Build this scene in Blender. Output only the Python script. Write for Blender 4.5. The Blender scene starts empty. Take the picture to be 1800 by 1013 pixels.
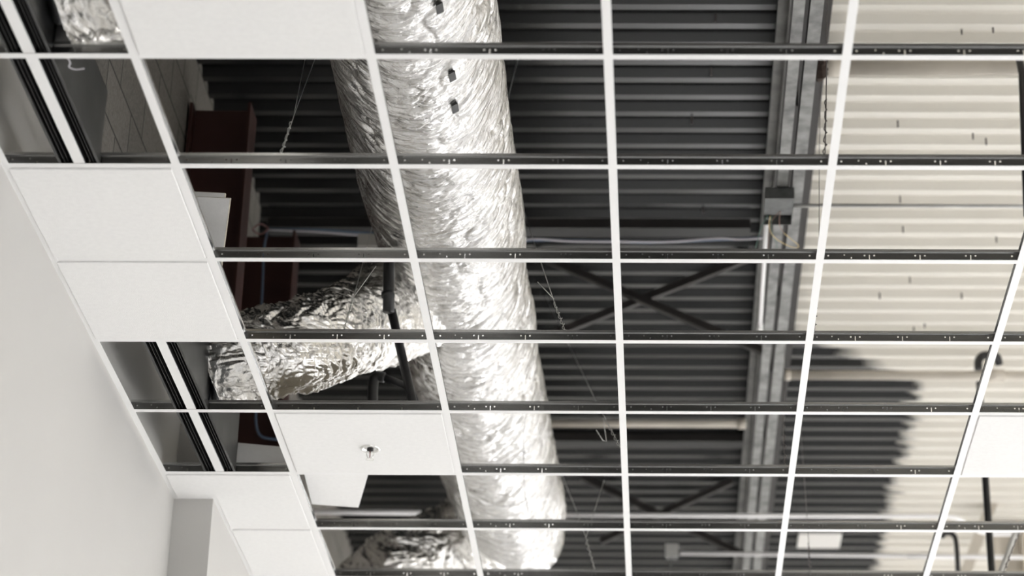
import bpy, math, random
import numpy as np
from mathutils import Vector, Matrix
random.seed(7)
S = bpy.context.scene
COL = S.collection
# ------------------------------------------------------------------ camera, light, exposure
PITCH, YAW, ROLL, FPX, CZ = .4335, -.0139, .0090, 4394.5, 1.6
f_ = np.array([math.sin(YAW)*math.cos(PITCH), math.cos(YAW)*math.cos(PITCH), math.sin(PITCH)])
r_ = np.array([math.cos(YAW), -math.sin(YAW), 0.]); u_ = np.cross(r_, f_)
cA = math.cos(ROLL)*r_ + math.sin(ROLL)*u_
cB = -math.sin(ROLL)*r_ + math.cos(ROLL)*u_
cam = bpy.data.cameras.new('camera'); co = bpy.data.objects.new('camera', cam); COL.objects.link(co)
M = Matrix(((cA[0], cB[0], -f_[0], 0), (cA[1], cB[1], -f_[1], 0), (cA[2], cB[2], -f_[2], CZ), (0, 0, 0, 1)))
co.matrix_world = M
cam.sensor_width = 36; cam.lens = FPX/1800*36
cam.shift_x = -217.5/1800; cam.shift_y = .58/1800
cam.clip_end = 200
cam.dof.use_dof = True; cam.dof.focus_distance = 8.15; cam.dof.aperture_fstop = 2.6
S.camera = co
def ray(x, y): return (x-1117.5)/FPX*cA - (y-507.08)/FPX*cB + f_
def atz(x, y, z): r = ray(x, y); P = r*(z-CZ)/r[2]; P[2] += CZ; return Vector(P)
def aty(x, y, Y): r = ray(x, y); P = r*Y/r[1]; P[2] += CZ; return Vector(P)

w = bpy.data.worlds.new('world'); S.world = w; w.use_nodes = True
w.node_tree.nodes['Background'].inputs[0].default_value = (.8, .88, 1, 1)
w.node_tree.nodes['Background'].inputs[1].default_value = .1
S.view_settings.view_transform = 'Standard'; S.view_settings.look = 'None'
S.view_settings.gamma = 1; S.view_settings.exposure = 0.06; S.view_settings.use_curve_mapping = False

def area(name, loc, rot, sx, sy, e, c):
    l = bpy.data.lights.new(name, 'AREA'); l.shape = 'RECTANGLE'; l.size = sx; l.size_y = sy; l.energy = e; l.color = c
    l.spread = math.radians(128)
    o = bpy.data.objects.new(name, l); o.location = loc; o.rotation_euler = rot; COL.objects.link(o); return o
WB = 185; WR = 520; DT = math.radians(90-44)   # added unseen area lights, tilted down so floor bounce brightens the ceiling
for k in range(3):   # made-up lights at the back wall
    area('window_daylight', (.2+3.2*k, -5.85, 1.95), (DT, 0, 0), 2.7, 3.1, WB, (.98, .975, 1))
for k in range(5):  # further added lights along the right wall
    area('window_daylight', (9.85, -3+4.6*k, 1.95), (DT, 0, math.radians(90)), 4.0, 3.1, WR*(.25, .6, 1.05, 1.35, 1.5)[k], (.98, .975, 1))
for k in range(2):  # and two added at the far wall
    area('window_daylight', (2.5+4.4*k, 23.85, 1.95), (DT, 0, math.radians(180)), 3.6, 3.1, 760, (.98, .975, 1))

# ------------------------------------------------------------------ material helpers
def new_mat(name):
    m = bpy.data.materials.new(name); m.use_nodes = True
    nt = m.node_tree; return m, nt, nt.nodes['Principled BSDF']
def N(nt, t, **k):
    n = nt.nodes.new(t)
    for a, b in k.items():
        if a.startswith('i_'): n.inputs[a[2:].replace('_', ' ')].default_value = b
        else: setattr(n, a, b)
    return n
def simple(name, col, rough=.6, metal=0., var=.0, vscale=6., bump=0., bscale=200., stretch=None, spec=.5, coat=0):
    m, nt, b = new_mat(name)
    b.inputs['Roughness'].default_value = rough; b.inputs['Metallic'].default_value = metal
    b.inputs['Specular IOR Level'].default_value = spec
    b.inputs['Coat Weight'].default_value = coat
    b.inputs['Base Color'].default_value = (*col, 1)
    tc = N(nt, 'ShaderNodeNewGeometry'); vec = tc.outputs['Position']
    if stretch:
        mp = N(nt, 'ShaderNodeMapping'); mp.inputs['Scale'].default_value = stretch
        nt.links.new(vec, mp.inputs[0]); vec = mp.outputs[0]
    if var:
        n = N(nt, 'ShaderNodeTexNoise'); n.inputs['Scale'].default_value = vscale; n.inputs['Detail'].default_value = 5
        r = N(nt, 'ShaderNodeValToRGB')
        r.color_ramp.elements[0].position = .3; r.color_ramp.elements[1].position = .7
        r.color_ramp.elements[0].color = (*[max(0, c*(1-var)) for c in col], 1)
        r.color_ramp.elements[1].color = (*[min(1, c*(1+var)) for c in col], 1)
        nt.links.new(vec, n.inputs['Vector']); nt.links.new(n.outputs[0], r.inputs[0]); nt.links.new(r.outputs[0], b.inputs['Base Color'])
    if bump:
        n = N(nt, 'ShaderNodeTexNoise'); n.inputs['Scale'].default_value = bscale; n.inputs['Detail'].default_value = 3
        bp = N(nt, 'ShaderNodeBump'); bp.inputs['Strength'].default_value = bump; bp.inputs['Distance'].default_value = .002
        nt.links.new(vec, n.inputs['Vector']); nt.links.new(n.outputs[0], bp.inputs['Height']); nt.links.new(bp.outputs[0], b.inputs['Normal'])
    return m
MT = {}
MT['white'] = simple('white_enamel', (.93, .925, .915), .45)
MT['tile'] = simple('ceiling_tile_face', (.92, .915, .90), .9, var=.02, vscale=60, bump=.35, bscale=260)
MT['tile_edge'] = simple('mineral_fibre_edge', (.5, .46, .38), .95, var=.15, vscale=80)
MT['galv'] = simple('galvanised_strip', (.26, .26, .255), .24, 1., var=.12, vscale=8, stretch=(.6, 20, 60))
MT['galv_bright'] = simple('rolled_steel_bulb', (.72, .72, .71), .22, 1.)
MT['galv_dark'] = simple('plenum_sheet_metal', (.09, .092, .092), .38, 1., var=.25, vscale=7)
MT['blackslot'] = simple('black_enamel', (.012, .012, .012), .5)
MT['drywall'] = simple('painted_drywall', (.55, .54, .515), .75, var=.012, vscale=2.5, bump=.1, bscale=90)
MT['drywall_raw'] = simple('unpainted_drywall', (.30, .285, .26), .85, var=.08, vscale=3)
MT['red'] = simple('red_oxide_primer', (.055, .019, .014), .6, var=.2, vscale=5)
MT['joist'] = simple('grey_joist_steel', (.19, .19, .182), .5, .2, var=.45, vscale=14, bump=.3, bscale=60)
MT['joist_dark'] = simple('weathered_joist_steel', (.115, .113, .105), .6, .1, var=.35, vscale=10)  # same steel as the joist, darkened to paint in shade under the deck
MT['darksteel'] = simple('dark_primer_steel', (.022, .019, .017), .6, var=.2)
MT['blackpipe'] = simple('black_iron_pipe', (.02, .02, .021), .38, .2, var=.3, vscale=20)
MT['cream'] = simple('cream_painted_steel', (.64, .59, .51), .55, var=.08, vscale=5)
MT['emt'] = simple('zinc_conduit', (.72, .72, .70), .4, .55, var=.1, vscale=9)
MT['emtwhite'] = simple('white_conduit', (.95, .94, .94), .4, .0)
MT['wire'] = simple('hanger_wire_zinc', (.5, .5, .48), .4, .8)
MT['wiredark'] = simple('dark_wire', (.10, .085, .08), .6)
MT['zbox'] = simple('zinc_box', (.075, .078, .075), .5, .1, var=.3, vscale=25)
MT['blue'] = simple('blue_sheath', (.13, .18, .26), .5)
MT['whitesh'] = simple('white_sheath', (.62, .6, .64), .5)
MT['pink'] = simple('dull_red_sheath', (.36, .2, .2), .6)
MT['green'] = simple('green_wire', (.04, .11, .08), .5)
MT['yellow'] = simple('yellow_wire', (.62, .47, .22), .5)
MT['brown'] = simple('brown_wire', (.2, .1, .07), .5)
MT['chrome'] = simple('chrome', (.8, .8, .78), .12, 1.)
MT['redbulb'] = simple('red_glass_bulb', (.22, .03, .02), .15)
MT['rust'] = simple('rusty_brown', (.035, .022, .016), .9, var=.5, vscale=60, bump=.8, bscale=90)
MT['concrete'] = simple('polished_concrete', (.66, .66, .65), .5, var=.08, vscale=.8)
MT['wallw'] = simple('white_wall', (.72, .71, .68), .8)
MT['patch'] = simple('pale_plate', (.72, .70, .66), .6)

def foil_mat(name, base, rough, s1, s2, d1, d2, warm=.0):
    m, nt, b = new_mat(name); L = nt.links.new
    b.inputs['Metallic'].default_value = 1
    uv = N(nt, 'ShaderNodeUVMap')
    def noise(sc, detail, rough_, scale, typ='FBM', dist=0.):
        mp = N(nt, 'ShaderNodeMapping'); mp.inputs['Scale'].default_value = (*sc, 1)
        L(uv.outputs[0], mp.inputs[0])
        n = N(nt, 'ShaderNodeTexNoise'); n.noise_type = typ; n.inputs['Scale'].default_value = scale
        n.inputs['Detail'].default_value = detail; n.inputs['Roughness'].default_value = rough_; n.inputs['Distortion'].default_value = dist
        L(mp.outputs[0], n.inputs['Vector']); return n.outputs[0]
    a = noise((.34, 1), 6, .62, s1, 'FBM', 1.1)
    c = noise((.6, 1), 4, .6, s2, 'FBM', .8)
    mpv = N(nt, 'ShaderNodeMapping'); mpv.inputs['Scale'].default_value = (.5, 1, 1); L(uv.outputs[0], mpv.inputs[0])
    v = N(nt, 'ShaderNodeTexVoronoi'); v.inputs['Scale'].default_value = s1*1.3; L(mpv.outputs[0], v.inputs['Vector'])
    b1 = N(nt, 'ShaderNodeBump'); b1.inputs['Strength'].default_value = .9; b1.inputs['Distance'].default_value = d1
    L(a, b1.inputs['Height'])
    b2 = N(nt, 'ShaderNodeBump'); b2.inputs['Strength'].default_value = .8; b2.inputs['Distance'].default_value = d2
    L(c, b2.inputs['Height']); L(b1.outputs[0], b2.inputs['Normal'])
    b3 = N(nt, 'ShaderNodeBump'); b3.inputs['Strength'].default_value = .5; b3.inputs['Distance'].default_value = d1
    L(v.outputs['Distance'], b3.inputs['Height']); L(b2.outputs[0], b3.inputs['Normal'])
    L(b3.outputs[0], b.inputs['Normal'])
    big = noise((1, 1), 3, .5, 5)
    r = N(nt, 'ShaderNodeValToRGB'); r.color_ramp.elements[0].position = .35; r.color_ramp.elements[1].position = .65
    r.color_ramp.elements[0].color = (base*.90, base*(.89-warm*.3), base*(.875-warm), 1)
    r.color_ramp.elements[1].color = (min(1, base*1.06), min(1, base*1.05), min(1, base*1.03), 1)
    L(big, r.inputs[0]); L(r.outputs[0], b.inputs['Base Color'])
    b.inputs['Roughness'].default_value = rough
    return m
MT['foil'] = foil_mat('foil_wrap', .74, .13, 26, 85, .0115, .0034)
MT['foil_flex'] = foil_mat('crumpled_foil', .86, .16, 30, 110, .006, .002, .04)
MT['foil_dull'] = foil_mat('dull_foil', .55, .38, 14, 40, .008, .002, .12)

# corrugated deck: dark primer, white spray paint from the joist rightwards (masked zone stays dark)
XJ = .512
def deck_mat():
    m, nt, b = new_mat('roof_deck_paint'); L = nt.links.new
    g = N(nt, 'ShaderNodeNewGeometry'); sp = N(nt, 'ShaderNodeSeparateXYZ'); L(g.outputs['Position'], sp.inputs[0])
    X, Y, Z = sp.outputs
    def mth(op, a, c=None, clamp=False):
        n = N(nt, 'ShaderNodeMath', operation=op); n.use_clamp = clamp
        for i, q in enumerate((a, c)):
            if q is None: continue
            if isinstance(q, (int, float)): n.inputs[i].default_value = q
            else: L(q, n.inputs[i])
        return n.outputs[0]
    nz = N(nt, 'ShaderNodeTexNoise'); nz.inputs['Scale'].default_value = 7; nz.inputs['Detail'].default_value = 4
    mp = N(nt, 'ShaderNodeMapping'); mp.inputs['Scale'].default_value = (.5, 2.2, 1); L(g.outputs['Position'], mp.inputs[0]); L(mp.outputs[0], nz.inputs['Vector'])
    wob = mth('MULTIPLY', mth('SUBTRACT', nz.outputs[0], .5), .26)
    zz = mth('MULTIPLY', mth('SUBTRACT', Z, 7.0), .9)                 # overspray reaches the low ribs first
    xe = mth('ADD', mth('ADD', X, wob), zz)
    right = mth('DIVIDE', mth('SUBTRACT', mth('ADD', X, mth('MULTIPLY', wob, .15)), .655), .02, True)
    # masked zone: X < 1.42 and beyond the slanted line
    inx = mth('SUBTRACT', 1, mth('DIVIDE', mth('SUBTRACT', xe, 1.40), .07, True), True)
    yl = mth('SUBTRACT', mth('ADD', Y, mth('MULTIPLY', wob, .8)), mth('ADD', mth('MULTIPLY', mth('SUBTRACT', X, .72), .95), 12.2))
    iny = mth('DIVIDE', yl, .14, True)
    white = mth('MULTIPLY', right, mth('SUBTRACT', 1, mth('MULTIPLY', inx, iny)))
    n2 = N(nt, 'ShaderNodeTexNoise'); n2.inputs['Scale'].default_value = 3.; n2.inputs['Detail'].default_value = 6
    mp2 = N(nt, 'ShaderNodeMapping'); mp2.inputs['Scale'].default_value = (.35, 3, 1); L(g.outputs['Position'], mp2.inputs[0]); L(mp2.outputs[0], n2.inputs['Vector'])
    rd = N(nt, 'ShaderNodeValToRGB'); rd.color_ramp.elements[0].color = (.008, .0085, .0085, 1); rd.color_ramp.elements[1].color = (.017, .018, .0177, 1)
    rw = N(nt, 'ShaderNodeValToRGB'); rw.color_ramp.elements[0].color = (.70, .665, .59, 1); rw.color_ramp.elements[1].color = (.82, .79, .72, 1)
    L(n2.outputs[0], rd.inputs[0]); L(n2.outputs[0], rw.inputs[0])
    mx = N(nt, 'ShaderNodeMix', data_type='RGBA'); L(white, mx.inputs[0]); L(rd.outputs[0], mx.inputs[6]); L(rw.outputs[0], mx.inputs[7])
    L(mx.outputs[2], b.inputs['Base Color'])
    rr = N(nt, 'ShaderNodeMapRange'); rr.inputs['To Min'].default_value = .22; rr.inputs['To Max'].default_value = .55
    L(white, rr.inputs['Value']); L(rr.outputs[0], b.inputs['Roughness']); b.inputs['Specular IOR Level'].default_value = .55
    return m
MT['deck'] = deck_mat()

def cmu_mat():
    m, nt, b = new_mat('concrete_block'); L = nt.links.new
    g = N(nt, 'ShaderNodeNewGeometry'); sp = N(nt, 'ShaderNodeSeparateXYZ'); L(g.outputs['Position'], sp.inputs[0])
    cb = N(nt, 'ShaderNodeCombineXYZ'); L(sp.outputs[1], cb.inputs[0]); L(sp.outputs[2], cb.inputs[1])
    br = N(nt, 'ShaderNodeTexBrick'); br.inputs['Scale'].default_value = 1; br.inputs['Brick Width'].default_value = .4; br.inputs['Row Height'].default_value = .2
    br.inputs['Mortar Size'].default_value = .006; br.inputs['Color1'].default_value = (.36, .335, .30, 1); br.inputs['Color2'].default_value = (.30, .28, .25, 1)
    br.inputs['Mortar'].default_value = (.12, .11, .10, 1); br.inputs['Mortar Smooth'].default_value = .3
    L(cb.outputs[0], br.inputs['Vector']); 
    n = N(nt, 'ShaderNodeTexNoise'); n.inputs['Scale'].default_value = 90; L(g.outputs['Position'], n.inputs['Vector'])
    mx = N(nt, 'ShaderNodeMix', data_type='RGBA', blend_type='MULTIPLY'); mx.inputs[0].default_value = .6
    L(br.outputs[0], mx.inputs[6]); L(n.outputs[0], mx.inputs[7]); L(mx.outputs[2], b.inputs['Base Color'])
    bp = N(nt, 'ShaderNodeBump'); bp.inputs['Strength'].default_value = .6; bp.inputs['Distance'].default_value = .004
    L(n.outputs[0], bp.inputs['Height']); L(bp.outputs[0], b.inputs['Normal']); b.inputs['Roughness'].default_value = .95
    return m
MT['cmu'] = cmu_mat()

# ------------------------------------------------------------------ mesh helpers
class MB:
    def __init__(s): s.v = []; s.f = []; s.m = []
    def quadbox(s, c8, mi=0):
        b = len(s.v); s.v += [tuple(c) for c in c8]
        s.f += [(b, b+3, b+2, b+1), (b+4, b+5, b+6, b+7), (b, b+1, b+5, b+4), (b+1, b+2, b+6, b+5), (b+2, b+3, b+7, b+6), (b+3, b, b+4, b+7)]
        s.m += [mi]*6
    def box(s, x0, x1, y0, y1, z0, z1, mi=0):
        s.quadbox([(x0, y0, z0), (x1, y0, z0), (x1, y1, z0), (x0, y1, z0), (x0, y0, z1), (x1, y0, z1), (x1, y1, z1), (x0, y1, z1)], mi)
    def bar(s, a, b, w, h, up=(0, 0, 1), mi=0):
        a = Vector(a); b = Vector(b); d = (b-a).normalized(); u = Vector(up); x = d.cross(u).normalized(); u = x.cross(d).normalized()
        c = []
        for p in (a, b):
            c += [p-x*w/2-u*h/2, p+x*w/2-u*h/2, p+x*w/2+u*h/2, p-x*w/2+u*h/2]
        s.quadbox(c, mi)
    def tube(s, pts, r, n=8, cap=True, mi=0):
        pts = [Vector(p) for p in pts]; rs = r if isinstance(r, (list, tuple)) else [r]*len(pts)
        t0 = (pts[1]-pts[0]).normalized(); nrm = t0.orthogonal().normalized(); base = len(s.v)
        for i, p in enumerate(pts):
            t = (pts[min(i+1, len(pts)-1)]-pts[max(i-1, 0)]).normalized()
            nrm = (nrm - t*nrm.dot(t)).normalized(); bn = t.cross(nrm)
            for k in range(n):
                a = 2*math.pi*k/n; s.v.append(tuple(p+(nrm*math.cos(a)+bn*math.sin(a))*rs[i]))
        for i in range(len(pts)-1):
            for k in range(n):
                a = base+i*n+k; b = base+i*n+(k+1) % n
                s.f.append((a, b, b+n, a+n)); s.m.append(mi)
        if cap:
            s.f.append(tuple(base+k for k in range(n))[::-1]); s.m.append(mi)
            e = base+(len(pts)-1)*n; s.f.append(tuple(e+k for k in range(n))); s.m.append(mi)
    def prism(s, poly, z0, z1, mi=0, side=None):
        b = len(s.v); n = len(poly)
        s.v += [(x, y, z0) for x, y in poly]+[(x, y, z1) for x, y in poly]
        s.f.append(tuple(range(b, b+n))[::-1]); s.f.append(tuple(range(b+n, b+2*n))); s.m += [mi, mi if side is None else side]
        for k in range(n):
            s.f.append((b+k, b+(k+1) % n, b+n+(k+1) % n, b+n+k)); s.m.append(mi if side is None else side)
    def build(s, name, mats, parent=None, smooth=False, origin=None, bevel=0):
        me = bpy.data.meshes.new(name)
        v = s.v
        if origin is not None: v = [(a[0]-origin[0], a[1]-origin[1], a[2]-origin[2]) for a in v]
        me.from_pydata(v, [], s.f)
        if not isinstance(mats, (list, tuple)): mats = [mats]
        for m in mats: me.materials.append(m)
        for p, mi in zip(me.polygons, s.m): p.material_index = mi; p.use_smooth = smooth
        me.update()
        o = bpy.data.objects.new(name, me); COL.objects.link(o)
        if parent is not None: o.parent = parent
        if origin is not None: o.location = origin
        if bevel:
            b = o.modifiers.new('bevel', 'BEVEL'); b.width = bevel; b.segments = 2; b.limit_method = 'ANGLE'
        return o
def tag(o, label=None, cat=None, group=None, kind=None):
    if label: o['label'] = label
    if cat: o['category'] = cat
    if group: o['group'] = group
    if kind: o['kind'] = kind
    return o
def empty(name, loc, label, cat, group=None):
    o = bpy.data.objects.new(name, None); o.empty_display_size = .05; o.location = loc; COL.objects.link(o); return tag(o, label, cat, group)
def part(mb, name, mat, root, smooth=False, **k):
    """world-coordinate builder -> child of root (root is an unrotated empty at .location)"""
    l = root.location; mb.v = [(a[0]-l[0], a[1]-l[1], a[2]-l[2]) for a in mb.v]
    return mb.build(name, mat, root, smooth, **k)
def smoothpath(pts, n=10):
    pts = [Vector(p) for p in pts]; P = [pts[0]*2-pts[1]]+pts+[pts[-1]*2-pts[-2]]; out = []
    for i in range(1, len(P)-2):
        for k in range(n):
            t = k/n; a, b, c, d = P[i-1:i+3]
            out.append(.5*((2*b)+(c-a)*t+(2*a-5*b+4*c-d)*t*t+(3*b-a-3*c+d)*t**3))
    out.append(pts[-1]); return out

# ------------------------------------------------------------------ the setting
G, D = 4.84, 7.0
SP = .6096; Y0 = 5.5821
XC = [-1.865, -1.3748, -.7642, -.1536, .4584, 1.0636, 1.672]     # wall, then the long runners
ROW = lambda r: Y0+r*SP
XW, XW2, YJ = -1.865, -1.716, 8.905
def struct(mb, name, mat, **k): return tag(mb.build(name, mat, **k), kind='structure')
m = MB(); m.box(-3, 10, -6, 24, -.1, 0); struct(m, 'floor', MT['concrete'])
m = MB(); m.box(XW-.012, XW, -6, YJ+.2, 0, 5.30); m.box(XW, XW2, YJ, YJ+.012, 0, 5.40); m.box(XW2-.012, XW2, YJ+.012, 24, 0, 4.93)
struct(m, 'wall_left', MT['drywall'])
# rough block wall above, behind the drywall
m = MB(); m.box(-2.16, -1.96, -6, 8.60, 0, D+.04)
for i in range(10):      # ragged broken end of the block work
    z0 = 4.8+.22*i; m.box(-2.16, -1.96, 8.60, 8.66+[.05, .44, .42, .45, .47, .46, .50, .43, .30, .02][i], z0, z0+.22)
m.box(-2.3, -2.03, 8.6, 10.15, 0, D+.04); m.box(-2.16, -1.96, 10.15, 10.75, 0, D+.04); m.box(-2.3, -2.1, 10.75, 24, 0, D+.04)
struct(m, 'wall_block', MT['cmu'])
m = MB(); m.box(-3, 10, -6.2, -6, 0, 7.1); 
struct(m, 'wall_back', MT['wallw'])
m = MB(); m.box(10, 10.2, -6, 24, 0, 7.1); struct(m, 'wall_right', MT['wallw'])
m = MB(); m.box(-3, 10, 24, 24.2, 0, 7.1); struct(m, 'wall_far', MT['wallw'])
def added_window(n, x0, x1, y0, y1):  # unseen frame, made up to go with an added light
    m = MB(); t = .07
    if abs(x1-x0) > abs(y1-y0):
        for a, b, c, d in ((x0, x1, .3, .4), (x0, x1, 3.5, 3.6), (x0, x0+t, .4, 3.5), (x1-t, x1, .4, 3.5)): m.box(a, b, y0, y1, c, d)
    else:
        for a, b, c, d in ((y0, y1, .3, .4), (y0, y1, 3.5, 3.6), (y0, y0+t, .4, 3.5), (y1-t, y1, .4, 3.5)): m.box(x0, x1, a, b, c, d)
    struct(m, 'window_%d' % n, MT['darksteel'])
k_ = 1
for k in range(3): added_window(k_, -1.2+3.2*k, 1.6+3.2*k, -6, -5.9); k_ += 1
for k in range(5): added_window(k_, 9.9, 10, -5.1+4.6*k, -.9+4.6*k); k_ += 1
for k in range(2): added_window(k_, .6+4.4*k, 4.4+4.4*k, 23.9, 24); k_ += 1
# corrugated roof deck
def deck():
    p = .1524; prof = []
    y = 3.0; y = 9.330-p*round((9.330-3)/p)
    ys = []
    while y < 24:
        prof += [(y, D), (y+.042, D), (y+.062, D+.038), (y+p-.020, D+.038)]; y += p
    v = []; f = []; xs = [-3, -1.5, 0, 1, 2, 4, 10]
    for x in xs: v += [(x, a, b) for a, b in prof]
    n = len(prof)
    for i in range(len(xs)-1):
        for k in range(n-1): f.append((i*n+k, i*n+k+1, (i+1)*n+k+1, (i+1)*n+k))
    b = len(v); v += [(-3, -6, D+.12), (10, -6, D+.12), (10, 24.2, D+.12), (-3, 24.2, D+.12)]; f.append((b, b+1, b+2, b+3))
    b = len(v); v += [(-3, -6, D+.02), (10, -6, D+.02), (10, 3.1, D+.02), (-3, 3.1, D+.02)]; f.append((b, b+1, b+2, b+3))
    m = MB(); m.v = v; m.f = f; m.m = [0]*(len(f)-1)+[1]
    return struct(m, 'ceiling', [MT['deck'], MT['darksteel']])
ceil = deck()
for i, (x, y) in enumerate(((1690, 48), (1745, 45), (1578, 212), (1710, 233), (1733, 243), (1258, 25), (1250, 120), (1216, 205), (1599, 487), (1546, 515), (1690, 515), (1606, 575), (1587, 398), (1751, 415), (1582, 345), (1236, 363), (1625, 566))):
    p = atz(x, y, D+.01); m = MB(); m.tube([p, p-Vector((0, 0, .035))], .004, 6); o = m.build('deck_screw', MT['wiredark'], ceil)
# white wall-angle trim along the drywall
m = MB(); t = .0015; fw = .022
m.box(XW, XW+fw, 3.2, YJ, G-t, G); m.box(XW, XW+t, 3.2, YJ, G, G+.022)
m.box(XW, XW2+fw, YJ-fw, YJ, G-t*1.1, G-.0001); m.box(XW2, XW2+fw, YJ-fw, 10.9, G-t, G); m.box(XW2, XW2+t, YJ, 10.9, G, G+.022)
struct(m, 'trim_1', MT['white'])

# ------------------------------------------------------------------ suspended grid
def runner(i, x, label):
    r = empty('main_runner', (x, 0, G), label, 'ceiling grid runner', 'long white main runners')
    y0, y1 = 4.5, ROW(8)+.2
    m = MB(); m.box(x-.012, x+.012, y0, y1, G-.001, G+.0005); part(m, 'flange', MT['white'], r)
    m = MB(); m.box(x-.0009, x+.0009, y0, y1, G+.0005, G+.034); part(m, 'web', MT['galv'], r)
    m = MB(); m.box(x-.0055, x+.0055, y0, y1, G+.034, G+.043); part(m, 'bulb', MT['galv_bright'], r)
    return r
ordw = ['first', 'second', 'third', 'fourth', 'fifth', 'sixth', 'seventh', 'eighth']
rl = ['long white runner steeply slanting beside the finished tiles, leftmost of the five', 'long white runner crossing in front of the foil duct, second of five from the left',
      'long white runner over the dark deck, almost upright, middle of the five', 'long white runner just right of the double steel joist, fourth from the left',
      'long white runner in the right corner beside the single set tile, fifth from the left']
for i in range(5): runner(i, XC[i+1], rl[i])

def web_mb(L, y):
    """web plate from x=0..L with punched holes"""
    m = MB(); h0, h1 = G+.0005, G+.030; ops = []
    for fr in (.25, .5, .75):
        c = L*fr if L > .55 else None
        if c is None: continue
        ops += [(c-.017, c-.012, G+.017, G+.022), (c-.0017, c+.0017, G+.006, G+.022), (c+.012, c+.017, G+.017, G+.022)]
    ops += [(.026, .031, G+.016, G+.021), (L-.031, L-.026, G+.016, G+.021), (.075, .079, G+.019, G+.023), (.096, .1, G+.009, G+.014)]
    if L < .55: ops += [(L*.5-.0015, L*.5+.0015, G+.006, G+.02)]
    ops.sort(); x = .002; a, b = y-.0008, y+.0008
    for x0, x1, z0, z1 in ops:
        m.box(x, x0, a, b, h0, h1); m.box(x0, x1, a, b, h0, z0); m.box(x0, x1, a, b, z1, h1); x = x1
    m.box(x, L-.002, a, b, h0, h1); return m
def tee_parts(L, root):
    m = MB(); m.box(.0105, L-.0105, -.012, .012, G-.0008, G+.0007); part(m, 'flange', MT['white'], root)
    part(web_mb(L, 0), 'web', MT['galv'], root)
    m = MB(); m.box(.006, L-.006, -.0062, .0062, G+.030, G+.0385); part(m, 'bulb', MT['galv_bright'], root)
    for s in (0, 1):
        m = MB(); x = .004 if s == 0 else L-.022
        m.box(x, x+.018, -.0026, -.0012, G+.004, G+.027)
        for (dx, dz) in ((.004, .008), (.012, .02)): m.tube([(x+dx, -.0036, G+dz), (x+dx, -.0012, G+dz)], .0022, 6)
        part(m, 'end_clip', MT['galv'], root)
protos = {}
between = ['between the wall and the first long runner', 'between the first and second long runners', 'between the second and third long runners',
           'between the third and fourth long runners', 'between the fourth and fifth long runners', 'right of the fifth long runner']
def tee(r, c):
    L = SP if 1 <= c <= 4 else round(XC[c+1]-XC[c], 4)
    if c == 0 and r >= 6: L = round(XC[1]-XW2, 4)
    x0 = XC[c] if not (c == 0 and r >= 6) else XW2
    if 1 <= c <= 4: x0 = (XC[c]+XC[c+1])/2-SP/2
    lab = 'white-faced cross tee, row %s from the top, %s' % (ordw[r], between[c])
    loc = (x0, ROW(r), 0)
    if L not in protos:
        o = empty('cross_tee', (0, 0, 0), lab, 'ceiling grid tee', 'cross tees of the ceiling grid'); tee_parts(L, o); protos[L] = o; o.location = loc; return
    p = protos[L]; o = p.copy(); COL.objects.link(o); o.location = loc; o['label'] = lab
    for ch in p.children:
        c2 = ch.copy(); COL.objects.link(c2); c2.parent = o
for r in range(8):
    for c in range(6):
        if c == 5 and r < 2: continue
        if c == 0 and r == 7: continue
        tee(r, c)

# ------------------------------------------------------------------ ceiling tiles
def inset(P, d):
    n = len(P); A = sum(P[i][0]*P[(i+1) % n][1]-P[(i+1) % n][0]*P[i][1] for i in range(n)); sg = 1 if A > 0 else -1; out = []
    for i in range(n):
        a, b, c = Vector(P[i-1]), Vector(P[i]), Vector(P[(i+1) % n]); e1 = (b-a).normalized(); e2 = (c-b).normalized()
        n1 = Vector((-e1.y, e1.x))*sg; n2 = Vector((-e2.y, e2.x))*sg; q = (n1+n2)/(1+n1.dot(n2)); out.append(tuple(b+q*d))
    return out
def tile(poly, z, label, group='square white ceiling tiles', name='ceiling_tile', teg=True):
    cx = sum(p[0] for p in poly)/len(poly); cy = sum(p[1] for p in poly)/len(poly)
    m = MB(); P0 = [(a-cx, b-cy) for a, b in poly]; m.prism(P0, 0, .016, 0, 1)
    if teg: m.prism(inset(P0, .0115), -.0065, .0005, 0, 0)
    o = m.build(name, [MT['tile'], MT['tile_edge']]); o.location = (cx, cy, z)
    bv = o.modifiers.new('bevel', 'BEVEL'); bv.width = .0012; bv.segments = 1; bv.limit_method = 'ANGLE'
    return tag(o, label, 'ceiling tile', group)
def cell(c, r0, g=.005):
    x0 = XC[c]+g; x1 = XC[c+1]-g
    return [(x0, ROW(r0)+g), (x1, ROW(r0)+g), (x1, ROW(r0+1)-g), (x0, ROW(r0+1)-g)]
zt = G+.0012
tile(cell(1, -1), zt, 'white ceiling tile at the top edge, between foil flex duct and foil main duct')
tile(cell(0, 1), zt, 'white ceiling tile by the left wall, upper of the two beside the leaning offcut')
tile(cell(0, 2), zt, 'white ceiling tile by the left wall, directly above the lower slot diffuser')
tile([(XW+.005, ROW(5)+.005), (XC[1]-.005, ROW(5)+.005), (XC[1]-.005, ROW(6)-.005), (XW2+.004, ROW(6)-.005), (XW2+.004, YJ-.004), (XW+.005, YJ-.004)], zt,
     'white ceiling tile notched around the wall corner below the lower slot diffuser')
tile([(XW2+.005, ROW(6)+.005), (XC[1]-.005, ROW(6)+.005), (XC[1]-.005, ROW(7)-.005), (XW2+.005, ROW(7)-.005)], zt, 'white cut ceiling tile at the bottom edge against the boxed-out wall')
tile(cell(1, 4), zt, 'white ceiling tile with a chrome sprinkler head in its middle')
tile(cell(5, 4), zt, 'white ceiling tile alone at the right edge of the grid')
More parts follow.
